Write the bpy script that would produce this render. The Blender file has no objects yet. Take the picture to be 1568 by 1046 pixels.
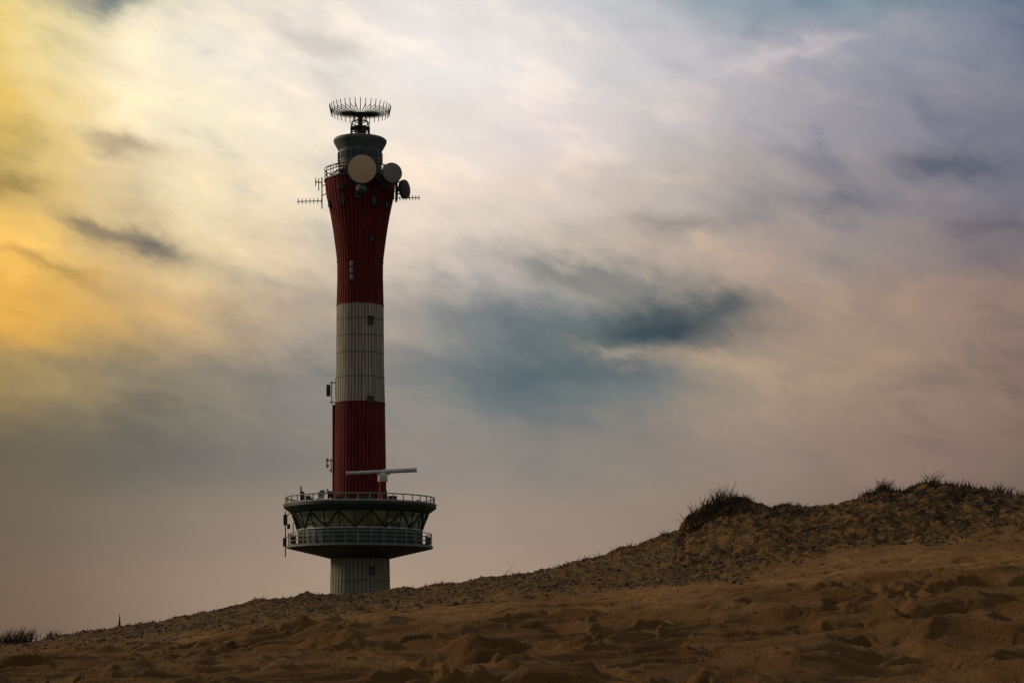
import bpy, math, random
import numpy as np
from mathutils import Vector, Matrix
random.seed(4); rng=np.random.default_rng(7)
F=3000.0; CX=784.0; HY=985.0; CAMZ=1.6
scene=bpy.context.scene
def lin(c):
    o=[]
    for v in c:
        v=v/255.0
        o.append(v/12.92 if v<=0.04045 else ((v+0.055)/1.055)**2.4)
    return (o[0],o[1],o[2],1.0)
# ------------------------------------------------------------ node helper
class NT:
    def __init__(s,tree): s.t=tree; s.n=tree.nodes; s.l=tree.links
    def new(s,ty,**k):
        n=s.n.new(ty)
        for a,b in k.items(): setattr(n,a,b)
        return n
    def set(s,sock,v):
        if isinstance(v,bpy.types.NodeSocket): s.l.new(v,sock)
        elif v is not None: sock.default_value=v
    def math(s,op,a,b=None,c=None,clamp=False):
        n=s.new('ShaderNodeMath',operation=op); n.use_clamp=clamp
        s.set(n.inputs[0],a)
        if b is not None: s.set(n.inputs[1],b)
        if c is not None: s.set(n.inputs[2],c)
        return n.outputs[0]
    def vmath(s,op,a,b=None):
        n=s.new('ShaderNodeVectorMath',operation=op)
        s.set(n.inputs[0],a)
        if b is not None: s.set(n.inputs[1],b)
        return n.outputs['Value'] if op in('DOT_PRODUCT','LENGTH') else n.outputs[0]
    def comb(s,x,y,z=0.0):
        n=s.new('ShaderNodeCombineXYZ'); s.set(n.inputs[0],x); s.set(n.inputs[1],y); s.set(n.inputs[2],z); return n.outputs[0]
    def mix(s,f,a,b,blend='MIX'):
        n=s.new('ShaderNodeMix',data_type='RGBA',blend_type=blend)
        s.set(n.inputs[0],f); s.set(n.inputs[6],a); s.set(n.inputs[7],b); return n.outputs[2]
    def noise(s,vec,scale,detail=4,rough=0.5,dist=0.0,out='Fac',dim='3D'):
        n=s.new('ShaderNodeTexNoise',noise_dimensions=dim)
        s.set(n.inputs['Vector'],vec); n.inputs['Scale'].default_value=scale
        n.inputs['Detail'].default_value=detail; n.inputs['Roughness'].default_value=rough
        n.inputs['Distortion'].default_value=dist
        return n.outputs[out]
    def mr(s,v,a,b,c=0.0,d=1.0,smooth=True):
        n=s.new('ShaderNodeMapRange',interpolation_type='SMOOTHSTEP' if smooth else 'LINEAR')
        s.set(n.inputs[0],v); n.inputs[1].default_value=a; n.inputs[2].default_value=b
        n.inputs[3].default_value=c; n.inputs[4].default_value=d; return n.outputs[0]
    def ramp(s,f,stops,interp='LINEAR'):
        n=s.new('ShaderNodeValToRGB'); r=n.color_ramp; r.interpolation=interp
        r.elements[0].position=stops[0][0]; r.elements[0].color=stops[0][1]
        r.elements[1].position=stops[-1][0]; r.elements[1].color=stops[-1][1]
        for p,c in stops[1:-1]:
            e=r.elements.new(p); e.color=c
        s.set(n.inputs[0],f); return n.outputs[0]

# ------------------------------------------------------------ WORLD
SUN_AZ=math.radians(-70); SUN_EL=math.radians(20)
w=bpy.data.worlds.new("World"); scene.world=w; w.use_nodes=True
try:
    w.cycles.sampling_method='MANUAL'; w.cycles.sample_map_resolution=256
except Exception: pass
T=NT(w.node_tree); T.n.clear()
tc=T.new('ShaderNodeTexCoord'); sep=T.new('ShaderNodeSeparateXYZ'); T.l.new(tc.outputs['Generated'],sep.inputs[0])
X,Y,Z=sep.outputs
az=T.math('ARCTAN2',X,Y)
hyp=T.math('SQRT',T.math('ADD',T.math('MULTIPLY',X,X),T.math('MULTIPLY',Y,Y)))
el=T.math('ARCTAN2',Z,hyp)
A=T.math('MULTIPLY_ADD',az,3060.0,784.0)
B=T.math('MULTIPLY_ADD',el,-3050.0,985.0)
Bs=T.math('MULTIPLY_ADD',A,-0.22,B)
nv=T.comb(T.math('DIVIDE',A,330.0),T.math('DIVIDE',Bs,190.0),3.7)
wc=T.noise(nv,1.0,3,0.5,0.2,'Color',)
ws=T.new('ShaderNodeSeparateColor'); T.l.new(wc,ws.inputs[0])
nv2=T.comb(T.math('DIVIDE',A,85.0),T.math('DIVIDE',Bs,50.0),9.1)
wc2=T.noise(nv2,1.0,5,0.58,0.0,'Color')
ws2=T.new('ShaderNodeSeparateColor'); T.l.new(wc2,ws2.inputs[0])
damp=T.mr(B,600,800,1.0,0.25)
def off(s1,s2,k1,k2):
    o=T.math('ADD',T.math('MULTIPLY_ADD',s1,k1,-k1*0.5),T.math('MULTIPLY_ADD',s2,k2,-k2*0.5))
    return T.math('MULTIPLY',o,damp)
Aw=T.math('ADD',A,off(ws.outputs[0],ws2.outputs[0],110,110))
Bw=T.math('ADD',B,off(ws.outputs[1],ws2.outputs[1],70,75))
xs=[0,100,200,300,450,600,750,850,1000,1100,1200,1300,1450,1568]
rows={
 0:[(208,194,142),(190,184,152),(205,200,180),(234,225,208),(230,223,213),(236,229,225),(230,223,221),(214,212,214),(182,187,192),(154,168,176),(132,152,164),(118,143,156),(106,129,146),(98,120,136)],
 100:[(240,210,126),(244,224,168),(248,236,206),(246,236,217),(240,231,219),(244,236,230),(241,233,229),(230,223,220),(208,204,206),(188,186,192),(174,171,179),(158,158,169),(138,142,156),(120,127,144)],
 200:[(234,198,108),(242,216,154),(248,232,196),(249,238,209),(246,233,214),(241,230,219),(238,226,219),(229,217,214),(209,201,199),(191,184,186),(173,168,172),(154,151,160),(134,133,146),(118,120,136)],
 300:[(206,172,98),(226,194,126),(224,202,158),(243,224,184),(241,226,200),(238,222,204),(233,217,203),(224,208,196),(198,186,177),(177,167,162),(162,154,153),(146,140,144),(132,128,137),(121,119,131)],
 390:[(246,196,100),(238,196,114),(214,184,136),(232,207,157),(228,208,179),(220,204,188),(206,193,182),(189,179,170),(190,173,159),(184,167,152),(172,154,143),(156,143,137),(136,125,127),(119,111,117)],
 490:[(232,176,80),(222,174,92),(208,170,110),(202,173,130),(179,164,145),(166,157,149),(144,146,144),(124,132,132),(118,125,125),(142,134,126),(160,142,127),(160,140,125),(155,132,119),(142,121,111)],
 580:[(160,136,90),(152,134,98),(140,128,106),(137,128,113),(136,131,125),(137,134,131),(120,128,129),(98,112,118),(122,125,124),(157,143,127),(166,146,127),(158,138,120),(150,128,113),(138,116,105)],
 700:[(107,97,82),(108,101,88),(109,105,97),(115,111,105),(130,125,118),(142,133,127),(144,136,129),(138,132,125),(139,130,122),(146,131,121),(147,130,119),(144,124,112),(136,115,105),(124,106,96)],
 800:[(112,98,83),(118,106,92),(130,117,103),(140,126,112),(151,135,121),(158,141,127),(158,141,128),(154,137,124),(148,131,117),(144,126,112),(138,119,106),(130,111,99),(122,103,92),(112,94,85)],
 900:[(116,98,83),(126,107,92),(138,119,102),(150,130,113),(163,141,123),(168,146,128),(165,143,126),(159,137,121),(151,131,115),(144,124,108),(136,115,102),(128,107,94),(120,99,88),(110,91,81)],
 985:[(114,95,80),(124,104,88),(136,116,99),(148,128,111),(160,139,121),(166,144,126),(162,140,123),(156,135,118),(148,128,112),(142,121,106),(134,113,99),(126,105,92),(118,97,87),(108,89,80)],
}
tt=T.math('DIVIDE',Aw,1568.0)
cur=None; prev=None
for y in sorted(rows):
    c=T.ramp(tt,[(x/1568.0,lin(k)) for x,k in zip(xs,rows[y])],'LINEAR')
    if cur is None: cur=c
    else: cur=T.mix(T.mr(Bw,prev,y),cur,c)
    prev=y
blobs=[(220,382,78,22,.9,(92,94,95),.22),(140,356,50,14,.6,(130,118,100),.3),(1000,496,120,36,.97,(56,72,80),.0),(1110,474,65,20,.75,(76,88,92),-.2),
(850,566,140,42,.8,(82,98,106),.05),(790,486,110,36,.7,(98,112,116),.1),(880,418,90,18,.7,(108,113,114),.2),(930,600,120,18,.4,(112,120,122),.0),
(165,24,60,22,.85,(108,118,118),-.15),(175,243,60,15,.7,(156,140,118),.15),(1475,275,80,16,.75,(84,92,108),.05),
(1050,345,70,15,.6,(128,124,125),.0),(1290,322,90,16,.55,(108,110,120),.0),(1210,96,80,10,.7,(208,198,200),-.15),
(15,303,50,15,.6,(146,122,76),.0),(480,80,90,22,.5,(188,182,176),.2),(60,430,90,10,.5,(160,124,72),.25),
(1540,365,60,12,.5,(90,90,100),.0),(1120,560,140,16,.6,(184,160,136),.15),(930,528,50,8,.6,(170,156,138),.3),(330,330,70,60,.3,(250,236,206),.2)]
for (bx,by,rx,ry,st,col,sk) in blobs:
    v=T.vmath('SUBTRACT',T.comb(Aw,Bw),(bx,by,0))
    v=T.vmath('MULTIPLY',v,(1/rx,1/ry,0))
    if abs(sk)>.01:
        sp_=T.new('ShaderNodeSeparateXYZ'); T.l.new(v,sp_.inputs[0])
        v=T.comb(sp_.outputs[0],T.math('MULTIPLY_ADD',sp_.outputs[0],-sk*rx/ry,sp_.outputs[1]))
    g=T.math('EXPONENT',T.math('MULTIPLY',T.vmath('DOT_PRODUCT',v,v),-0.8))
    cur=T.mix(T.math('MULTIPLY',g,float(st)),cur,lin(col))
amp=T.mr(B,560,800,1.0,0.10)
# puffy altocumulus structure: grey undersides and lit edges
nA=T.noise(T.comb(T.math('DIVIDE',A,150.0),T.math('DIVIDE',Bs,72.0),1.3),1.0,7,0.56,0.25)
calm=T.math('MULTIPLY',T.mr(A,420,640),T.mr(A,1250,950))
calm=T.math('MULTIPLY_ADD',T.math('MULTIPLY',calm,T.mr(B,420,250)),-.65,1.0)
sh=T.math('MULTIPLY',T.mr(nA,.49,.74),T.math('MULTIPLY',T.math('MULTIPLY',amp,calm),.52))
cur=T.mix(sh,cur,T.mix(1.0,cur,(0.50,0.58,0.70,1),'MULTIPLY'))
hi=T.math('MULTIPLY',T.mr(nA,.50,.30),T.math('MULTIPLY',amp,.60))
cl=T.mix(hi,cur,T.mix(1.0,cur,(1.30,1.22,1.10,1),'MULTIPLY'))
oc=T.mix(T.mr(Z,0.0,0.9),(0.135,0.127,0.118,1),(0.21,0.21,0.215,1))
side=T.math('MAXIMUM',T.mr(T.math('ABSOLUTE',az),0.36,0.8),T.mr(el,0.38,0.65))
cl=T.mix(side,cl,oc)
cl=T.mix(T.mr(Z,-0.06,-0.01,1.0,0.0),cl,(0.03,0.025,0.02,1))
sky=T.new('ShaderNodeTexSky',sky_type='NISHITA'); sky.sun_disc=False
sky.sun_elevation=SUN_EL; sky.sun_rotation=SUN_AZ; sky.air_density=1.5; sky.dust_density=3.0
bgS=T.new('ShaderNodeBackground'); T.l.new(sky.outputs[0],bgS.inputs[0]); bgS.inputs[1].default_value=0.08
bgC=T.new('ShaderNodeBackground'); T.l.new(cl,bgC.inputs[0]); bgC.inputs[1].default_value=1.0
ms=T.new('ShaderNodeMixShader'); ms.inputs[0].default_value=0.98
T.l.new(bgS.outputs[0],ms.inputs[1]); T.l.new(bgC.outputs[0],ms.inputs[2])
wo=T.new('ShaderNodeOutputWorld'); T.l.new(ms.outputs[0],wo.inputs[0])

sd=bpy.data.lights.new("sun",'SUN'); sd.energy=1.5; sd.angle=math.radians(10); sd.color=(1.0,0.78,0.52)
so=bpy.data.objects.new("sun",sd); scene.collection.objects.link(so)
dirv=Vector((math.sin(SUN_AZ)*math.cos(SUN_EL),math.cos(SUN_AZ)*math.cos(SUN_EL),math.sin(SUN_EL)))
so.rotation_euler=dirv.to_track_quat('Z','Y').to_euler(); so.location=(-60,40,60)

# ------------------------------------------------------------ materials
def pmat(name,col,rough=0.7,metal=0.0,var=0.25,scale=1.2,streak=False,spec=0.4):
    m=bpy.data.materials.new(name); m.use_nodes=True; t=NT(m.node_tree); t.n.clear()
    o=t.new('ShaderNodeOutputMaterial'); p=t.new('ShaderNodeBsdfPrincipled'); t.l.new(p.outputs[0],o.inputs[0])
    tx=t.new('ShaderNodeTexCoord').outputs['Object']
    v=tx
    if streak: v=t.vmath('MULTIPLY',tx,(3.0,3.0,0.22))
    n1=t.noise(v,scale,5,0.62); n2=t.noise(tx,scale*0.25,3,0.5)
    f=t.math('MULTIPLY',t.mr(n1,0.3,0.72),1.0)
    dark=tuple(c*(1-var)*0.9 for c in col)+(1,)
    lite=tuple(min(1,c*(1+var*0.3)) for c in col)+(1,)
    c=t.mix(f,dark,lite); c=t.mix(t.mr(n2,0.35,0.7,0.0,0.4),c,tuple(k*(1-var*1.2) for k in (col[0],col[1]*.95,col[2]*.85))+(1,))
    t.l.new(c,p.inputs['Base Color']); p.inputs['Roughness'].default_value=rough
    p.inputs['Metallic'].default_value=metal; p.inputs['Specular IOR Level'].default_value=spec
    return m
M={}
M['red']=pmat('red_paint',(0.200,0.030,0.027),0.8,var=0.4,streak=True,spec=0.15)
M['white']=pmat('weathered_white_paint',(0.46,0.44,0.35),0.8,var=0.3,streak=True,spec=.2)
M['conc']=pmat('grey_green_concrete',(0.36,0.36,0.28),0.85,var=0.3,streak=True,spec=.2)
M['green']=pmat('dark_green_cladding',(0.06,0.10,0.095),0.5,var=0.25)
M['teal']=pmat('lantern_grey_green',(0.14,0.20,0.205),0.5,var=0.3)
M['dark']=pmat('dark_steel',(0.05,0.05,0.052),0.5,0.2)
M['steel']=pmat('galvanised_steel',(0.16,0.165,0.17),0.45,0.4)
M['joint']=pmat('joint_sealant',(0.16,0.15,0.12),0.8)
M['rail']=pmat('railing_paint',(0.28,0.32,0.30),0.5)
M['bar']=pmat('radar_white',(0.72,0.72,0.69),0.45)
M['dish']=pmat('dish_radome_cream',(0.72,0.53,0.35),0.7,var=0.08,scale=0.6,spec=.2)
M['dishg']=pmat('dish_radome_grey',(0.26,0.26,0.27),0.6,var=0.1)
M['rim']=pmat('slab_edge',(0.20,0.22,0.21),0.6)
M['win']=pmat('window_dark',(0.012,0.015,0.018),0.12,spec=0.6,var=0.1)
M['slate']=pmat('spire_slate',(0.05,0.055,0.07),0.7)
M['brick']=pmat('church_brick',(0.22,0.11,0.07),0.85)
g=bpy.data.materials.new('control_room_glass'); g.use_nodes=True; t=NT(g.node_tree); t.n.clear()
o=t.new('ShaderNodeOutputMaterial'); tr=t.new('ShaderNodeBsdfTransparent'); tr.inputs[0].default_value=(0.56,0.70,0.66,1)
gl=t.new('ShaderNodeBsdfGlossy'); gl.inputs[0].default_value=(0.8,0.95,0.92,1); gl.inputs[1].default_value=0.06
nn=t.noise(t.new('ShaderNodeTexCoord').outputs['Object'],0.6,2); 
mx=t.new('ShaderNodeMixShader'); t.l.new(t.mr(nn,0.3,0.7,0.45,0.8),mx.inputs[0]); t.l.new(tr.outputs[0],mx.inputs[1]); t.l.new(gl.outputs[0],mx.inputs[2]); t.l.new(mx.outputs[0],o.inputs[0])
M['glass']=g

# ------------------------------------------------------------ mesh builder
class MB:
    def __init__(s): s.v=[]; s.f=[]
    def add(s,vs,fs):
        b=len(s.v); s.v+= [tuple(v) for v in vs]; s.f+=[tuple(i+b for i in f) for f in fs]
    def cyl(s,p0,p1,r0,r1=None,n=8):
        s.ax(p0,Vector(p1)-Vector(p0),[(0,0),(0,r0),(1,r0 if r1 is None else r1),(1,0)],n,True)
    def ax(s,o,axis,prof,n=24,rel=False):
        o=Vector(o); a=Vector(axis); L=a.length if rel else 1.0; a=a.normalized()
        h=Vector((0,0,1)) if abs(a.z)<0.9 else Vector((1,0,0))
        u=a.cross(h).normalized(); v=a.cross(u)
        vs=[];fs=[]
        for (t_,r) in prof:
            for i in range(n):
                th=2*math.pi*i/n
                vs.append(o+a*(t_*L)+u*(r*math.cos(th))+v*(r*math.sin(th)))
        for k in range(len(prof)-1):
            for i in range(n):
                j=(i+1)%n
                fs.append((k*n+i,k*n+j,(k+1)*n+j,(k+1)*n+i))
        s.add(vs,fs)
    def lathe(s,prof,n=96,ribs=0,depth=0.05):
        vs=[];fs=[]
        per=6
        if ribs: n=ribs*per
        for (r,z) in prof:
            for i in range(n):
                th=2*math.pi*i/n
                rr=r-(depth if (ribs and i%per==0) else 0)
                vs.append((rr*math.sin(th),-rr*math.cos(th),z))
        for k in range(len(prof)-1):
            for i in range(n):
                j=(i+1)%n
                fs.append((k*n+i,k*n+j,(k+1)*n+j,(k+1)*n+i))
        s.add(vs,fs)
    def box(s,c,size,rz=0.0,tilt=None):
        hx,hy,hz=[k/2 for k in size]; R=Matrix.Rotation(rz,3,'Z')
        vs=[Vector(c)+R@Vector((x,y,z)) for x in(-hx,hx) for y in(-hy,hy) for z in(-hz,hz)]
        s.add(vs,[(0,1,3,2),(4,6,7,5),(0,4,5,1),(2,3,7,6),(0,2,6,4),(1,5,7,3)])
    def ring(s,r,z,t,n=72):
        pts=[(r+t*math.cos(a),z+t*math.sin(a)) for a in [2*math.pi*k/6 for k in range(7)]]
        s.lathe(pts,n)
    def obj(s,name,mat,parent=None,smooth=False):
        me=bpy.data.meshes.new(name); me.from_pydata(s.v,[],s.f); me.validate(); me.update()
        me.materials.append(M[mat] if isinstance(mat,str) else mat)
        if smooth:
            me.polygons.foreach_set('use_smooth',[True]*len(me.polygons))
            try: me.set_sharp_from_angle(angle=math.radians(35))
            except Exception: pass
        ob=bpy.data.objects.new(name,me); scene.collection.objects.link(ob)
        if parent: ob.parent=parent
        return ob

# ------------------------------------------------------------ LIGHTHOUSE (origin at its foot)
D=208.0; S=D/F; TX=(551.5-CX)*S
LH=bpy.data.objects.new("lighthouse",None); scene.collection.objects.link(LH); LH.location=(TX,D,0)
def zz(py,dy=0.0): return CAMZ+(HY-py)*(D+dy)/F
def L(px,py,dy=0.0): return Vector(((px-CX)*(D+dy)/F-TX,dy,zz(py,dy)))
prof=[(50,1030),(46,912),(45,857),(44,830),(41,770),(40,750),(38,618),(36.5,560),(36,468),(35,425),(35.2,402),(37.5,382),(41,356),(45,332),(48.5,315),(51.5,302),(53,290),(53.5,279)]
def rad(py):
    ys=[p[1] for p in prof][::-1]; rs=[p[0] for p in prof][::-1]
    return float(np.interp(py,ys,rs))*S
def shaft(y0,y1,name,mat,seams=()):
    m=MB(); ys=sorted(set([y0,y1]+[p[1] for p in prof if y1<p[1]<y0]),reverse=True)
    m.lathe([(rad(y),zz(y)) for y in ys],ribs=44,depth=0.15)
    m.obj(name,mat,LH)
shaft(1011,852,'shaft_base','conc'); shaft(775,618.5,'shaft_lower_red_band','red'); shaft(618.5,468.5,'shaft_white_band','white'); shaft(468.5,279,'shaft_upper_red_band','red')
m=MB()
for y in(492,517,543,580,890):
    r=rad(y); m.lathe([(r-0.06,zz(y)-0.05),(r+0.012,zz(y)-0.04),(r+0.012,zz(y)+0.04),(r-0.06,zz(y)+0.05)],96)
m.obj('panel_joints','joint',LH)
m=MB()
for y in(618.5,468.5,402):
    r=rad(y); m.lathe([(r-0.05,zz(y)-0.06),(r+0.04,zz(y)-0.05),(r+0.04,zz(y)+0.05),(r-0.05,zz(y)+0.06)],96)
m.obj('band_flashings','red',LH)
m=MB(); m.box(((511.5-551.5)*S,0.2,(zz(765)+zz(620))/2),(0.35,0.5,zz(620)-zz(765))); m.obj('cable_duct','red',LH)
m=MB(); m.cyl(L(516,615,-0.3),L(517,470,-0.3),0.06); m.cyl(L(519,466,-.6),L(518,402,-.6),0.05); m.obj('conduit','dark',LH)
fr=MB(); pn=MB(); hood=MB()
def window(px,py,wpx,hpx):
    dy=-rad(py)
    for _ in range(6):
        x=L(px,py,dy).x; zc=zz(py,dy); pye=HY-(zc-CAMZ)*F/D; r=rad(pye); x=max(-r*.98,min(r*.98,x)); dy=-math.sqrt(max(r*r-x*x,0.01))
    th=math.atan2(x,-dy); wd=wpx*S; ht=hpx*S
    n=Vector((math.sin(th),-math.cos(th),0)); c=Vector((x,dy,zc))
    for sx in(-1,1):
        t_=Vector((math.cos(th),math.sin(th),0))
        fr.box(c+t_*(sx*(wd/2+0.03))+n*0.02,(0.06,0.22,ht+0.12),th)
    for sz in(-1,1):
        fr.box(c+Vector((0,0,sz*(ht/2+0.032)))+n*0.018,(wd-0.002,0.215,0.06),th)
    pn.box(c-n*0.02,(wd,0.16,ht),th)
    hood.box(c+Vector((0,0,ht/2+0.12))+n*0.06,(wd+0.2,0.30,0.05),th)
for wd in[(524,308,8,11),(548,297,8,11),(573,307,8,11),(592,312,7,11),(604,300,4,9),(505,311,5,10),(569,366,6,8),(567,491,7,9),(567,613,8,8),(569,874,7,10)]:
    window(*wd)
fr.obj('window_frames','dark',LH); pn.obj('window_panes','win',LH); hood.obj('window_hoods','dark',LH)
m=MB(); 
for y in(404,414,425): 
    p=L(538.5,y,-2.35); m.ax(p-Vector((0,0,.28)),(0,0,1),[(0,0),(0,.16),(.1,.2),(.42,.2),(.55,.1),(.55,0)],14)
m.obj('signal_lamps','dishg',LH,True)
m=MB(); m.cyl(L(538.5,432,-2.3),L(538.5,398,-2.3),0.06); m.box(L(536,428,-2.3),(.25,.25,.5)); m.obj('signal_lamp_bracket','dark',LH)

# ---- control room platform
m=MB(); m.lathe([(44*S,zz(856)),(62*S,zz(851.5)),(107*S,zz(841)),(110.5*S,zz(839.5)),(111*S,zz(836.5)),(110*S,zz(835.5)),(92*S,zz(835.4))],120); m.obj('lower_gallery_deck','dark',LH,True)
m=MB(); m.lathe([(110.9*S,zz(840)),(111.6*S,zz(839.5)),(111.6*S,zz(837)),(110.9*S,zz(836.4))],120); m.obj('lower_gallery_edge','rim',LH,True)
m=MB(); m.lathe([(93*S,zz(836)),(94*S,zz(813)),(92*S,zz(812))],120)
for i in range(40):
    th=2*math.pi*(i+.5)/40; m.box((93.8*S*math.sin(th),-93.8*S*math.cos(th),(zz(836)+zz(813))/2),(0.08,0.12,zz(813.2)-zz(835.5)),th)
m.obj('control_room_wall','green',LH)
m=MB(); m.lathe([(93*S,zz(814)),(96*S,zz(813.4)),(96.2*S,zz(812)),(93*S,zz(811.6))],120); m.obj('window_sill_band','bar',LH)
NP=26
m=MB(); r0,r1=95*S,103.5*S; z0,z1=zz(811.6),zz(788)
vs=[];fs=[]
for i in range(NP):
    th=2*math.pi*i/NP; vs+= [(r0*math.sin(th),-r0*math.cos(th),z0),(r1*math.sin(th),-r1*math.cos(th),z1)]
for i in range(NP):
    j=(i+1)%NP; fs.append((2*i,2*j,2*j+1,2*i+1))
m.add(vs,fs); m.obj('control_room_windows',M['glass'],LH)
m=MB(); e=0.05
for i in range(NP):
    th=2*math.pi*i/NP; th3=2*math.pi*(i+1)/NP
    tp=lambda t_,r,z:(r*math.sin(t_),-r*math.cos(t_),z)
    if i%2==0:
        m.cyl(tp(th,r0+e,z0),tp(th,r1+e,z1),0.06,n=6)
        m.cyl(tp(th,r0+.06,z0),tp(th3,r1+.06,z1),0.10,n=6)
        m.cyl(tp(th,r0+.06,z0),tp(th-2*math.pi/NP,r1+.06,z1),0.10,n=6)
    else:
        m.cyl(tp(th,r0+e,z0),tp(th,r1+e,z1),0.05,n=6)
m.obj('window_mullions','dark',LH)
m=MB(); m.lathe([(42*S,zz(812)),(42*S,zz(788))],48); m.obj('control_room_core','teal',LH)
m=MB(); m.lathe([(41*S,zz(814)),(93*S,zz(814))],60); m.lathe([(41*S,zz(788.2)),(102*S,zz(788.2))],60)
for i in range(9):
    th=2*math.pi*i/9+.2; m.box((78*S*math.sin(th),-78*S*math.cos(th),zz(809)),(1.6,.7,.8),th)
m.obj('control_room_interior','dark',LH)
m=MB(); m.lathe([(101*S,zz(788)),(105*S,zz(787)),(114.5*S,zz(780)),(115.5*S,zz(779.3))],120); m.obj('roof_soffit','green',LH,True)
m=MB(); m.lathe([(115.5*S,zz(779.3)),(116.5*S,zz(778.5)),(116.5*S,zz(773)),(115*S,zz(772)),(38*S,zz(771))],120); m.obj('roof_slab','dark',LH,True)
m=MB(); m.lathe([(116.45*S,zz(775)),(117.2*S,zz(774.6)),(117.2*S,zz(772.6)),(115*S,zz(771.8))],120); m.obj('roof_edge_trim','rail',LH,True)
def railing(name,r,zb,h,n,mid=2,t=0.03,mat='rail',arc=None):
    m=MB()
    for k in range(mid+1):
        z=zb+h*(k+1)/(mid+1); m.ring(r,z,t if k<mid else t*1.4,96)
    for i in range(n):
        th=2*math.pi*(i+.3)/n; x,y=r*math.sin(th),-r*math.cos(th); m.cyl((x,y,zb-0.05),(x,y,zb+h),t*1.2,n=6)
    m.obj(name,mat,LH)
railing('lower_gallery_railing',109.5*S,zz(836),1.25,36,mid=2,t=0.035)
railing('roof_deck_railing',113.5*S,zz(772),0.62,40,mid=0,t=0.05)
m=MB()
for px,dy,h in[(461,-2,26),(465,-2,18),(470,-1,10),(478,0,9),(487,-3,8),(503,-4,14),(508,3,18),(612,3,6),(640,-1,6)]:
    b=L(px,771,dy); m.cyl(b,b+Vector((0,0,h*S)),0.08 if h>12 else 0.14,n=8)
m.box(L(472,763,-2),(.5,.5,.55)); m.box(L(462,759,-2),(.3,.3,.9)); m.box(L(505,757,-4),(.45,.45,.7)); m.box(L(560,762,-6.0),(1.6,.6,.5)); m.box(L(524,763,-5.6),(1.1,.5,.45))
m.box(L(601,763,-5),(.9,.6,.5))
m.obj('roof_deck_equipment','dark',LH)
m=MB()
p=L(495,758,-4.5); m.ax(p,(-0.5,-1,0.25),[(0,0),(0.0,.15),(.18,.38),(.26,.5),(.2,.38),(.05,0)],20); m.cyl(L(495,771,-4.3),p,0.06)
p=L(503,752,-4.5); m.ax(p,(-1,-.3,0.1),[(0,0),(0.0,.1),(.14,.27),(.2,.33),(.1,0)],20)
m.obj('small_dishes','dishg',LH,True)
m=MB(); bz=L(586,768,-5.4)
m.cyl(bz,L(586,750,-5.4),.55,.42,n=16); m.cyl(L(586,750,-5.4),L(586,737,-5.4),.38,.34,n=16); m.obj('radar_pedestal','red',LH,True)
m=MB(); m.ax(L(586,738,-5.4),(0,0,1),[(0,0),(0,.45),(.15,.52),(.75,.5),(.85,.3),(1.0,.25),(1.0,0)],18); m.obj('radar_gearbox','bar',LH,True)
m=MB(); a=L(530.5,724.5,-5.9); b=L(638,719.5,-4.9); d_=(b-a); 
m.cyl(a,b,.17,n=10); mid=a+d_*.52; m.cyl(a+d_*.52,b,.23,n=12); m.cyl(mid-d_*.08-Vector((0,0,.35)),mid+d_*.1-Vector((0,0,.28)),.09)
m.cyl(a,a+d_*.012,.22,n=12); m.cyl(b-d_*.012,b,.28,n=12)
m.obj('radar_scanner_bar','bar',LH,True)
m=MB(); x=437
m.cyl(L(x,853,-1),L(x,783,-1),.06); m.box(L(x,796,-1),(.4,.3,1.1)); m.box(L(x-1,830,-1),(.35,.3,.9)); m.box(L(x+5,806,-1),(.3,.3,.5))
m.cyl(L(x,838,-1),L(x+8,838,-1),.05); m.cyl(L(x,790,-1),L(x+10,785,-1),.05); m.cyl(L(x+1,822,-1),L(x+20,820,-1),.05)
m.box(L(655,828,-2),(.5,.4,.8)); m.box(L(449,826,-2),(.5,.4,.9)); m.cyl(L(449,838,-2),L(449,800,-2),.05)
m.obj('gallery_antennas','dark',LH)
m=MB()
m.cyl(L(508,619,-.2),L(508,584,-.2),.05); m.cyl(L(505,586,-.2),L(516,586,-.2),.05); m.cyl(L(505,616,-.2),L(516,616,-.2),.05); m.cyl(L(514,622,-.2),L(514,580,-.2),.04)
m.box(L(503,598,-.2),(.42,.35,1.2)); m.obj('panel_antenna','dark',LH)
m=MB()
m.cyl(L(507,724,-.2),L(507,702,-.2),.05); m.cyl(L(504,720,-.2),L(513,720,-.2),.05); m.cyl(L(504,705,-.2),L(513,705,-.2),.05)
for y in(705,713): m.ax(L(503,y,-.2),(-1,-.5,0),[(0,0),(0,.1),(.12,.25),(.2,.25),(.2,0)],12)
m.obj('link_antennas','dark',LH)

# ---- top gallery & lantern
m=MB(); m.lathe([(53.5*S,zz(280.2)),(55*S,zz(279.6)),(55*S,zz(277.5)),(30*S,zz(277.3))],96); m.obj('top_gallery_deck','dark',LH)
railing('top_gallery_railing',54*S,zz(278),1.15,26,mid=2,t=0.03,mat='dark')
m=MB(); m.lathe([(33*S,zz(278)),(33*S,zz(233)),(34*S,zz(231)),(38.5*S,zz(223)),(40*S,zz(220))],72); m.obj('lantern_wall','teal',LH,True)
m=MB(); m.lathe([(40*S,zz(220)),(40.6*S,zz(219)),(40.6*S,zz(216)),(39*S,zz(214.5)),(10*S,zz(212)),(0.01,zz(212))],72); m.obj('lantern_roof','rim',LH,True)
m=MB(); m.lathe([(33.3*S,zz(249)),(33.6*S,zz(248.5)),(33.6*S,zz(237)),(33.3*S,zz(236.5))],72); m.obj('lantern_windows','win',LH)
m=MB()
for i in range(20):
    th=2*math.pi*i/20; m.box((33.7*S*math.sin(th),-33.7*S*math.cos(th),(zz(249.2)+zz(236.2))/2),(.10,.12,zz(236.2)-zz(249.2)),th)
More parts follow.
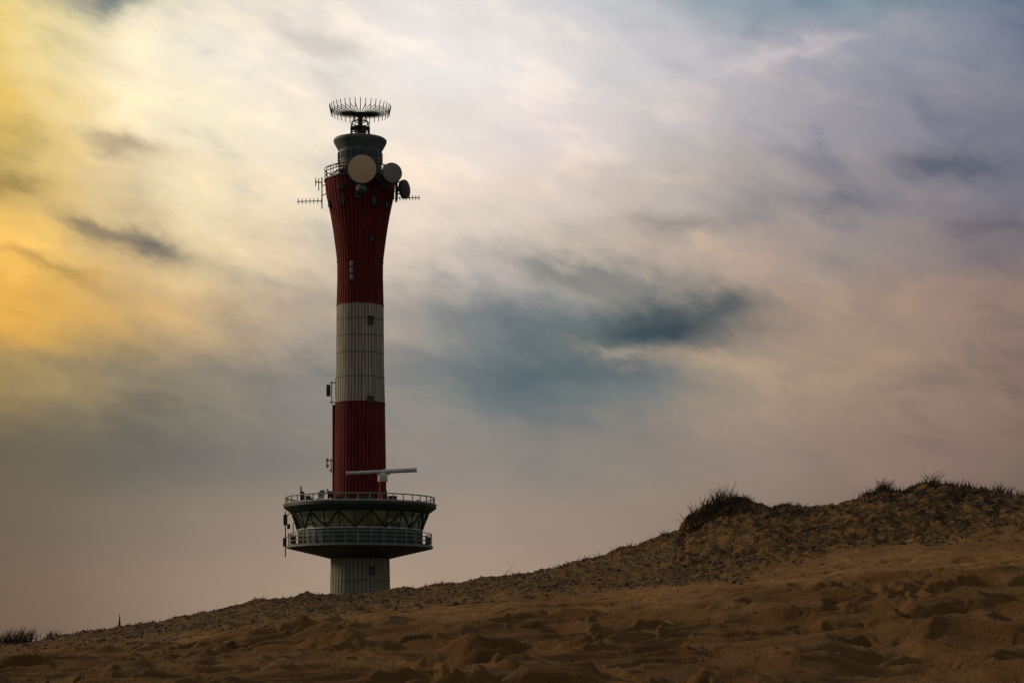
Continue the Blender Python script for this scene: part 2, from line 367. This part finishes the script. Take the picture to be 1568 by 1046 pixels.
for y in(236.3,249.3): m.lathe([(33.2*S,zz(y)-.06),(34.2*S,zz(y)-.05),(34.2*S,zz(y)+.05),(33.2*S,zz(y)+.06)],72)
m.obj('lantern_mullions','teal',LH)
m=MB()
for i in range(14):
    th=2*math.pi*(i+.5)/14; s_,c_=math.sin(th),-math.cos(th)
    m.cyl((34*S*s_,34*S*c_,zz(255)),(53*S*s_,53*S*c_,zz(262)),.05,n=6)
    m.cyl((34*S*s_,34*S*c_,zz(262)),(53*S*s_,53*S*c_,zz(278)),.05,n=6)
m.box(L(526,268,-3.0),(.7,.4,1.2)); m.box(L(537,280,-3.4),(.5,.4,.8)); m.box(L(578,272,-3.4),(.5,.5,.9)); m.box(L(590,283,-3.0),(.6,.4,.7)); m.box(L(524,286,-3.4),(.5,.4,.5))
m.cyl(L(519,290,-3.0),L(519,246,-3.0),.06); m.cyl(L(530,292,-3.4),L(530,255,-3.4),.07); m.cyl(L(582,290,-3.4),L(582,225,-3.4),.07); m.cyl(L(606,310,-2.4),L(606,262,-2.4),.07)
m.cyl(L(517,255,-3),L(534,253,-3),.05); m.cyl(L(517,270,-3),L(534,268,-3),.05)
m.obj('gallery_struts','dark',LH)
def drum(name,c,axis,R,depth,matf,n=40):
    a=Vector(axis).normalized()
    m=MB(); m.ax(c,a,[(-depth,0),(-depth,R*.35),(-depth*.6,R*.8),(-depth*.45,R*1.02),(0,R*1.02),(0.02,R*1.0),(0.02,R*.955)],n); m.obj(name+'_shell','dark',LH,True)
    m=MB(); m.ax(c,a,[(0.015,R*.96),(.05,R*.8),(.09,R*.4),(.10,0)],n); m.obj(name+'_radome',matf,LH,True)
    m=MB(); b=Vector(c)-a*depth; m.cyl(b,b-a*.5,.18,n=10); m.cyl(b-a*.45+Vector((0,0,-.9)),b-a*.45+Vector((0,0,.9)),.1,n=8); m.obj(name+'_mount','steel',LH)
drum('large_microwave_dish',L(554.5,259,-4.6),(0.02,-1,0.0),22.2*S,.9,'dish')
drum('grey_microwave_dish',L(600.5,265,-3.9),(0.28,-1,0.0),15.0*S,.7,'dishg',32)
drum('side_microwave_dish',L(621,290,-2.4),(1,-.52,0),14*S,.6,'dark',32)
m=MB(); m.ax(L(554,287,-3.9),(0,-.4,-1),[(0,0),(0,.55),(.3,.62),(.55,.5),(.7,.2),(.7,0)],20); m.obj('antenna_foot','teal',LH,True)
m=MB(); m.cyl(L(606,306,-2.4),L(612,280,-2.4),.07); m.cyl(L(606,298,-2.2),L(616,296,-2.2),.08); m.cyl(L(606,278,-2.2),L(616,280,-2.2),.08); m.cyl(L(590,268,-3.5),L(606,268,-2.4),.09); m.obj('dish_brackets','dark',LH)
m=MB()
def yagi(p0,p1,n,hl,t=0.04):
    m.cyl(p0,p1,t*1.2,n=6)
    for i in range(n):
        p=p0+(p1-p0)*(i+.3)/(n-.4); m.cyl(p-Vector((0,0,hl)),p+Vector((0,0,hl)),t,n=5)
m.cyl(L(493,320,-.5),L(493,272,-.5),.06); m.cyl(L(493,300,-.5),L(501,296,-.5),.05); m.cyl(L(493,285,-.5),L(503,282,-.5),.05)
yagi(L(455,309,-.8),L(494,308,-.5),7,.30); yagi(L(482,279,-.6),L(494,280,-.5),3,.42,.05); m.cyl(L(488,292,-.6),L(488,276,-.6),.05)
m.cyl(L(608,310,-.8),L(608,290,-.8),.05); yagi(L(606,304,-.8),L(643,303,-.6),8,.26)
m.cyl(L(500,262,-1),L(500,250+20,-1),.05); m.cyl(L(510,262,-2),L(510,256,-2),.05)
m.obj('yagi_antennas','dark',LH)
m=MB(); zt=zz(212)
def sq(r,z,t): m.ring(r,z,t,24)
sq(14.5*S,zz(197),.07); sq(14.5*S,zz(205),.06); sq(9*S,zz(186),.05)
m.lathe([(0.3,zz(197.5)),(14.3*S,zz(197.5)),(14.3*S,zz(196.4)),(0.3,zz(196.4))],24)
for i in range(8):
    th=2*math.pi*(i+.4)/8; s_,c_=math.sin(th),-math.cos(th)
    m.cyl((14.5*S*s_,14.5*S*c_,zt),(14.5*S*s_,14.5*S*c_,zz(197)),.07,n=6)
    if i%2==0: m.cyl((14*S*s_,14*S*c_,zz(197)),(8.5*S*s_,8.5*S*c_,zz(178)),.07,n=6)
    m.cyl((14.5*S*s_,14.5*S*c_,zz(197)),(14.5*S*s_,14.5*S*c_,zz(189)),.035,n=6)
sq(14.5*S,zz(189),.04)
m.cyl((0,0,zt),(0,0,zz(174)),.28,n=12); m.cyl((0,0,zt),(0,0,zz(200)),.55,n=12); m.cyl((0,0,zz(178)),(0,0,zz(174)),.6,.6,n=16); m.box((.4,-.6,zz(203)),(.5,.5,.9))
m.obj('roof_lattice_frame','dark',LH)
m=MB(); NS=36
for i in range(NS):
    th=2*math.pi*(i+.5)/NS; s_,c_=math.sin(th),-math.cos(th); R=45.5*S
    tip=Vector((R*s_,R*c_,zz(170.5)))
    m.cyl((.5*s_,.5*c_,zz(176)),tip,.05,.04,n=5)
    up=Vector((.10*s_,.10*c_,.5)); m.cyl(tip-up*.9,tip+up*1.1,.042,n=5)
m.cyl((0,0,zz(177)),(0,0,zz(166)),.06,n=6)
m.obj('direction_finder_array','dark',LH)

# ------------------------------------------------------------ TERRAIN
def hsh(i,j,seed):
    h=(i*374761393+j*668265263+seed*974634777)&0xffffffff
    h=((h^(h>>13))*1274126177)&0xffffffff
    h=h^(h>>16)
    return (h&0xffff)/65535.0
def vn(x,y,seed=0):
    xi=np.floor(x).astype(np.int64); yi=np.floor(y).astype(np.int64); fx=x-xi; fy=y-yi
    fx=fx*fx*fx*(fx*(fx*6-15)+10); fy=fy*fy*fy*(fy*(fy*6-15)+10)
    a=hsh(xi,yi,seed);b=hsh(xi+1,yi,seed);c=hsh(xi,yi+1,seed);d=hsh(xi+1,yi+1,seed)
    return (a*(1-fx)+b*fx)*(1-fy)+(c*(1-fx)+d*fx)*fy-0.5
def fbm(x,y,o=4,seed=0,g=0.5):
    s=0;a=1.0
    for k in range(o):
        cs,sn=math.cos(k*1.1+.4),math.sin(k*1.1+.4)
        s=s+a*vn((x*cs-y*sn)*2**k+k*13.7,(x*sn+y*cs)*2**k-k*7.3,seed+k); a*=g
    return s
def sst(x,a,b):
    t_=np.clip((x-a)/(b-a),0,1); return t_*t_*(3-2*t_)
crest=[(-700,1000),(-200,998),(0,992),(50,989),(100,976),(150,970),(200,963),(240,956),(280,943),(320,936),(360,929),(400,916),(440,913),(470,909),(500,912),(540,913),(600,906),(640,904),(670,895),(700,894),(740,888),(780,883),(820,874),(860,866),(900,857),(930,850),(950,837),(980,833),(1010,825),(1020,820),(1049,815),(1054,799),(1080,784),(1105,773),(1140,770),(1180,776),(1210,770),(1240,776),(1290,772),(1320,764),(1350,750),(1380,752),(1420,745),(1460,745),(1500,752),(1568,759),(1800,770),(2300,830)]
cx_=np.array([c[0] for c in crest],float); cy_=HY-np.array([c[1] for c in crest],float)
px_=[-700,0,300,500,730,1000,1100,1300,1568,2300]
ROWY=np.array([24,30,38,44,52,60.0])
TAB=[[1052]*10,
 [1040,1034,1022,1012,1006,1004,1004,1000,996,996],
 [1020,1014,984,962,942,932,922,902,876,880],
 [1014,1008,974,950,926,908,898,876,846,860],
 [1006,1001,957,933,910,874,858,824,798,840]]
TAB=[HY-np.array(r,float) for r in TAB]
def baseH(X,Y):
    Yc=np.clip(Y,24,60); px=CX+X/Yc*F
    E=[np.interp(px,px_,r)/F*ROWY[i] for i,r in enumerate(TAB)]
    E.append(np.interp(px,cx_,cy_)/F*60)
    E=np.stack(E)
    seg=np.clip(np.searchsorted(ROWY,Yc,side='right')-1,0,4)
    ii=np.arange(X.size); 
    def g_(k): return E[np.clip(k,0,5),ii]
    y0=ROWY[seg]; y1=ROWY[seg+1]; h=y1-y0; t_=(Yc-y0)/h
    def slope(k):
        ka=np.clip(k-1,0,5); kb=np.clip(k+1,0,5)
        return (g_(kb)-g_(ka))/(ROWY[kb]-ROWY[ka])
    m0=slope(seg)*h; m1=slope(seg+1)*h; p0=g_(seg); p1=g_(seg+1)
    z=(2*t_**3-3*t_**2+1)*p0+(t_**3-2*t_**2+t_)*m0+(-2*t_**3+3*t_**2)*p1+(t_**3-t_**2)*m1
    near=sst(Y,8,24); z=np.where(Y<24,-1.6+(z+1.6)*near,z)
    back=1-sst(Y,61,95); z=np.where(Y>60,-1.6+(z+1.6)*back,z)
    lat=1-sst(np.abs(X),30,120); z=-1.6+(z+1.6)*lat
    return z
def masks(X,Y):
    px=CX+X/np.clip(Y,24,200)*F
    wob=fbm(X*.25,Y*.12,4,50)*13
    grav=sst(Y+wob+np.where(px>1050,-1.0,1.0),43,53)
    hum=1-sst(Y+wob*.4,34,43)
    return grav,hum,px
def height(X,Y):
    X=np.asarray(X,float).ravel();Y=np.asarray(Y,float).ravel()
    z=baseH(X,Y)+CAMZ
    ok=(Y>14)&(Y<90)&(np.abs(X)<45)
    Xa=X[ok];Ya=Y[ok]; grav,hum,px=masks(Xa,Ya)
    vis=sst(Ya,14,22)*(1-sst(Ya,64,90))*(1-sst(np.abs(Xa),24,45))
    wx=Xa+fbm(Xa*.5,Ya*.35,3,5)*1.6; wy=Ya+fbm(Xa*.35+9,Ya*.35,3,8)*2.2
    r=1-np.abs(fbm(wx*.30+wy*.05,wy*.38,4,11,.5))*3.0
    h1=0.20*np.clip(r,-.4,1)
    sel=sst(fbm(wx*.3,wy*.25,3,71),-.12,.28)
    r2=np.clip(fbm(wx*.9,wy*.85,4,21,.52),-.4,.6); h2=.32*r2*(0.35+.9*sel)
    sc=fbm(wx*1.25,wy*1.3,2,33,.4); foot=(-0.15*sst(sc,.14,.25)+.04*sst(sc,.06,.14))*(.35+.65*sst(fbm(Xa*.22,Ya*.22,2,77),-.15,.15))
    d_=(h1+h2+foot)*hum + .028*np.clip(fbm(wx*1.6+wy*.8,wy*4.0,3,91,.55),-.5,.5)*(1-grav)
    d_=d_+(1-hum)*(1-grav)*(0.06*fbm(Xa*.7,Ya*.5,4,41)+.03*fbm(Xa*2.5+.5*Ya,Ya*1.5,3,44)-.10*sst(fbm(Xa*.8,Ya*1.1,3,45),.18,.32))
    d_=d_+grav*(0.24*fbm(Xa*.5,Ya*.3,4,61)+.13*fbm(Xa*2.0,Ya*1.4,4,63,.6)+.06*fbm(Xa*7,Ya*5,2,65))*np.where(px>1040,1.15,.75)
    d_=d_+0.12*fbm(Xa*.16,Ya*.12,3,81)*(1-.8*grav)
    z[ok]+=d_*vis
    return z
def geo(a,b,n): return np.geomspace(a,b,n)
xsV=np.unique(np.concatenate([-17.5-geo(0.06,5000,50),np.arange(-17.5,-8,0.05),np.arange(-8,8,0.034),np.arange(8,17.5,0.045),17.5+geo(0.06,5000,50)]))
ysV=np.unique(np.concatenate([-geo(2,3000,14),np.linspace(-1.5,20,24),np.arange(20.5,40,0.065),np.arange(40,61.5,0.085),61.5+geo(0.1,7000,50)]))
GX,GY=np.meshgrid(xsV,ysV); n1,n0=GX.shape
Hh=height(GX,GY); nvv=n0*n1
co=np.stack([GX.ravel(),GY.ravel(),Hh],1).astype(np.float32)
idx=np.arange(nvv).reshape(n1,n0)
q=np.stack([idx[:-1,:-1],idx[:-1,1:],idx[1:,1:],idx[1:,:-1]],-1).reshape(-1,4)
me=bpy.data.meshes.new('sand_dune'); me.vertices.add(nvv); me.vertices.foreach_set('co',co.ravel())
me.loops.add(q.size); me.loops.foreach_set('vertex_index',q.ravel().astype(np.int32)); me.polygons.add(len(q))
me.polygons.foreach_set('loop_start',(np.arange(len(q))*4).astype(np.int32)); me.polygons.foreach_set('loop_total',np.full(len(q),4,np.int32))
me.polygons.foreach_set('use_smooth',np.ones(len(q),bool)); me.update()
gr,hu,px=masks(GX.ravel(),GY.ravel())
att=me.color_attributes.new('zones','FLOAT_COLOR','POINT')
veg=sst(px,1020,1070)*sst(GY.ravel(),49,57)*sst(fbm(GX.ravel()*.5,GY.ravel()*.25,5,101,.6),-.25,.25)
far=sst(GY.ravel(),62,70)
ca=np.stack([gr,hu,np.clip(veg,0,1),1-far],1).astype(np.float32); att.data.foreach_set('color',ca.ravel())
dune=bpy.data.objects.new('sand_dune',me); scene.collection.objects.link(dune)
m_=bpy.data.materials.new('dune_sand'); m_.use_nodes=True; t=NT(m_.node_tree); t.n.clear()
o=t.new('ShaderNodeOutputMaterial'); p=t.new('ShaderNodeBsdfPrincipled'); t.l.new(p.outputs[0],o.inputs[0])
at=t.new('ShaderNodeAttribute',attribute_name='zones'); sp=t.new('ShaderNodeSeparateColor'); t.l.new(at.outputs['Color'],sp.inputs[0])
tx=t.new('ShaderNodeTexCoord').outputs['Object']
sx=t.vmath('MULTIPLY',tx,(1.0,.5,1.0))
nbig=t.noise(sx,.45,4,.55); nmid=t.noise(sx,3.0,5,.6); nfin=t.noise(tx,22,4,.65)
c=t.mix(t.mr(nbig,.35,.65),(0.20,0.102,0.033,1),(0.31,0.170,0.056,1))
c=t.mix(t.mr(nmid,.40,.7,0,.45),c,(0.13,0.064,0.022,1))
c=t.mix(t.mr(nfin,.45,.68,0,.35),c,(0.34,0.20,0.08,1))
c=t.mix(t.math('MULTIPLY',sp.outputs[1],.55),c,(0.092,0.048,0.020,1))  # foreground sand colour darkened so the band behind it reads as sunlit
gc=t.mix(t.mr(nfin,.42,.60),(0.035,0.022,0.012,1),(0.185,0.108,0.045,1))
gc=t.mix(t.mr(nfin,.66,.72,0,.6),gc,(0.36,0.30,0.22,1))
gm=t.math('MULTIPLY',sp.outputs[0],t.mr(nmid,.32,.66,.3,.95))
c=t.mix(gm,c,gc)
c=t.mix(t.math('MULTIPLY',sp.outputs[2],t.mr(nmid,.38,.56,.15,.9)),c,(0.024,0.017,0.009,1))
c=t.mix(t.math('SUBTRACT',1.0,at.outputs['Alpha']),c,(0.07,0.06,0.03,1))
t.l.new(c,p.inputs['Base Color']); p.inputs['Roughness'].default_value=.95; p.inputs['Specular IOR Level'].default_value=.1
hgt=t.math('ADD',t.math('MULTIPLY',nfin,.6),t.math('MULTIPLY',nmid,1.3))
b=t.new('ShaderNodeBump'); b.inputs['Strength'].default_value=1.0; b.inputs['Distance'].default_value=.09; t.l.new(hgt,b.inputs['Height']); t.l.new(b.outputs[0],p.inputs['Normal'])
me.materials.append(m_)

# ------------------------------------------------------------ GRAVEL
def stones(N,name,mat,ylo,yhi,pxlo,pxhi,smin,smax,msk=True,seed=1):
    r=np.random.default_rng(seed)
    Yv=ylo+(yhi-ylo)*r.random(N); pxv=pxlo+(pxhi-pxlo)*r.random(N); Xv=(pxv-CX)/F*Yv
    g_,h_,_=masks(Xv,Yv); cl_=sst(fbm(Xv*.7,Yv*.4,3,201),-.15,.25)
    keep=(r.random(N)<(g_*(.25+.75*cl_) if msk else .15+.5*cl_)); Xv=Xv[keep];Yv=Yv[keep]; n=len(Xv)
    Zv=height(Xv,Yv); sz=smin+(smax-smin)*r.random(n)**3
    base=np.array([(1,0,0),(-1,0,0),(0,1,0),(0,-1,0),(0,0,.7),(0,0,-.5)],float)
    fc=np.array([(0,2,4),(2,1,4),(1,3,4),(3,0,4),(2,0,5),(1,2,5),(3,1,5),(0,3,5)])
    th=r.random(n)*6.28; jit=.7+.6*r.random((n,6,1)); v=base[None]*jit*sz[:,None,None]
    v[:,:,0]*=(1+.6*r.random((n,1)))
    x=v[:,:,0]*np.cos(th)[:,None]-v[:,:,1]*np.sin(th)[:,None]; y=v[:,:,0]*np.sin(th)[:,None]+v[:,:,1]*np.cos(th)[:,None]
    V=np.stack([x+Xv[:,None],y+Yv[:,None],v[:,:,2]+Zv[:,None]+sz[:,None]*.15],-1).reshape(-1,3)
    Fc=(fc[None]+6*np.arange(n)[:,None,None]).reshape(-1,3)
    me=bpy.data.meshes.new(name); me.from_pydata(V.tolist(),[],Fc.tolist()); me.materials.append(mat)
    ob=bpy.data.objects.new(name,me); scene.collection.objects.link(ob)
def stmat(name,a,b_):
    m=bpy.data.materials.new(name); m.use_nodes=True; t=NT(m.node_tree); p=t.n['Principled BSDF']
    n=t.noise(t.new('ShaderNodeTexCoord').outputs['Object'],5.0,2,.7)
    t.l.new(t.mix(t.mr(n,.4,.6),a,b_),p.inputs['Base Color']); p.inputs['Roughness'].default_value=.85; return m
stones(26000,'gravel',stmat('gravel_stone',(0.022,0.016,0.010,1),(0.13,0.09,0.055,1)),42,60.3,-100,1700,.012,.07,seed=3)
stones(3000,'shells',stmat('shell_fragments',(0.30,0.25,0.18,1),(0.5,0.44,0.34,1)),42,60,-100,1700,.012,.04,seed=5)
stones(1600,'pebbles',stmat('pebble_stone',(0.025,0.018,0.012,1),(0.10,0.065,0.04,1)),24,48,-100,1700,.008,.035,msk=False,seed=9)

# ------------------------------------------------------------ MARRAM GRASS
def blades(name,lst,mat):
    V=[];Fs=[]
    for (x,y,z,h,lean,az_,wd,curl) in lst:
        b=len(V); sgm=5; dx,dy=math.cos(az_),math.sin(az_)
        ang=lean; P=[x,y,z-0.03]
        for k in range(sgm+1):
            wk=wd*(1-k/sgm)*.5+.002
            V.append((P[0]-wk,P[1]-wk*.3,P[2]));V.append((P[0]+wk,P[1]+wk*.3,P[2]))
            st=h/sgm; P=[P[0]+math.sin(ang)*dx*st,P[1]+math.sin(ang)*dy*st,P[2]+math.cos(ang)*st]; ang+=curl
        for k in range(sgm): Fs.append((b+2*k,b+2*k+1,b+2*k+3,b+2*k+2))
    me=bpy.data.meshes.new(name); me.from_pydata(V,[],Fs); me.materials.append(mat)
    ob=bpy.data.objects.new(name,me); scene.collection.objects.link(ob)
gm_=bpy.data.materials.new('dry_marram'); gm_.use_nodes=True; t=NT(gm_.node_tree); p=t.n['Principled BSDF']
n=t.noise(t.new('ShaderNodeTexCoord').outputs['Object'],2.5,2)
t.l.new(t.mix(t.mr(n,.4,.6),(0.022,0.016,0.008,1),(0.08,0.054,0.022,1)),p.inputs['Base Color']); p.inputs['Roughness'].default_value=.8
L_=[]
def tuft(px,n,spread,hmin,hmax,Yc=60.0,dy=.6,wd=.022,wind=.25,leanmax=.5):
    xs_=(px-CX)/F*Yc+rng.normal(0,spread,n); ys_=Yc+rng.normal(0,dy*.5,n); zs_=height(xs_,ys_)
    for x,y,z in zip(xs_,ys_,zs_):
        right=rng.random()<.68
        L_.append((x,y,z,rng.uniform(hmin,hmax),abs(rng.normal(0,leanmax*.5)),(rng.uniform(-.6,.6) if right else math.pi+rng.uniform(-.6,.6)),wd*rng.uniform(.6,1.3),rng.uniform(.02,wind)))
for a in[(1100,120,.18,.3,.7),(1084,60,.2,.2,.55),(1056,50,.12,.2,.65),(1125,50,.3,.1,.3),(1210,60,.3,.1,.24),(1355,110,.13,.18,.46),(1328,70,.2,.12,.36),(1345,60,.4,.1,.26),
 (1430,20,.14,.3,.6),(1440,90,.45,.1,.28),(1530,90,.16,.18,.46),(1558,80,.3,.12,.4),(1500,70,.5,.08,.25),(1400,70,.5,.08,.24),(1470,50,.3,.1,.3),(940,36,.3,.08,.3),(915,10,.2,.1,.4),(893,18,.12,.1,.26),(1018,40,.12,.08,.26),(968,30,.25,.06,.2),(860,18,.3,.06,.22),
 (785,14,.2,.08,.2),(670,30,.3,.06,.18),(468,24,.3,.05,.18),(400,20,.3,.05,.18),(300,20,.3,.05,.16),(140,14,.3,.05,.16),(10,150,.22,.25,.6),(38,120,.12,.25,.62),(78,80,.08,.15,.4),(-20,80,.3,.2,.5),(1180,30,.3,.06,.18),(1270,30,.4,.06,.18)]:
    tuft(*a)
for k in range(420):
    tuft(rng.uniform(-50,1620),int(rng.integers(1,6)),.06,.04,.18,Yc=rng.uniform(57.5,60.4),dy=.1)
for k in range(520):
    tuft(rng.uniform(1040,1620),int(rng.integers(3,10)),.07,.04,.17,Yc=rng.uniform(49,59.8),dy=.15)
for k in range(130):
    tuft(rng.uniform(200,1040),int(rng.integers(2,7)),.05,.04,.12,Yc=rng.uniform(51,59.5),dy=.15)
for k in range(1600):
    px0=rng.uniform(1050,1150); tuft(px0,1,.05,.08,.26,Yc=rng.uniform(58.6,60.1),dy=.1,leanmax=1.6)
for px0,az0,h,ln,cu in[(1424,0.1,.85,.2,.42),(1418,.1,.65,.1,.4),(1428,.2,.6,.3,.45),(1436,math.pi,.4,.2,.35),(768,0.05,.55,.75,.02),(772,.1,.3,.6,.1),(924,3.1,.35,.6,.25),(1110,.1,.8,.4,.25)]:
    x=(px0-CX)/F*59.8; L_.append((x,59.8,float(height([x],[59.8])[0]),h,ln,az0,.022,cu))
blades('marram_grass',L_,gm_)

# ------------------------------------------------------------ DISTANT CHURCH
CH=bpy.data.objects.new("church",None); scene.collection.objects.link(CH); k=.5; CH.location=((183-CX)*k,1500,0)
m=MB(); m.box((0,0,5),(5,5,11)); m.box((11.5,0,3),(18,8,7)); m.obj('tower_and_nave','brick',CH)
m=MB(); zb=10.5
m.ax((0,0,zb),(0,0,1),[(0,0),(0,2.6),(1.2,1.7),(4,1.4),(4.3,1.1),(12,.3),(14.2,.12),(14.2,0)],8)
m.ax((0,0,zb+11.2),(0,0,1),[(0,0),(0,.45),(.5,.45),(.5,0)],8)
m.add([(2.6,-4.4,6.5),(20.4,-4.4,6.5),(20.4,4.4,6.5),(2.6,4.4,6.5),(2.6,0,10),(20.4,0,10)],[(0,1,5,4),(2,3,4,5),(0,4,3),(1,2,5)])
m.obj('spire_and_roof','slate',CH)

# ------------------------------------------------------------ CAMERA
cd=bpy.data.cameras.new("camera"); cam=bpy.data.objects.new("camera",cd); scene.collection.objects.link(cam)
cam.location=(0,0,CAMZ); cam.rotation_euler=(math.radians(90),0,0)
cd.sensor_width=36; cd.lens=F/1568*36; cd.shift_y=(HY-523)/1568; cd.clip_start=.1; cd.clip_end=20000
scene.camera=cam
scene.view_settings.view_transform='Standard'; scene.view_settings.look='None'; scene.view_settings.exposure=0; scene.view_settings.gamma=1
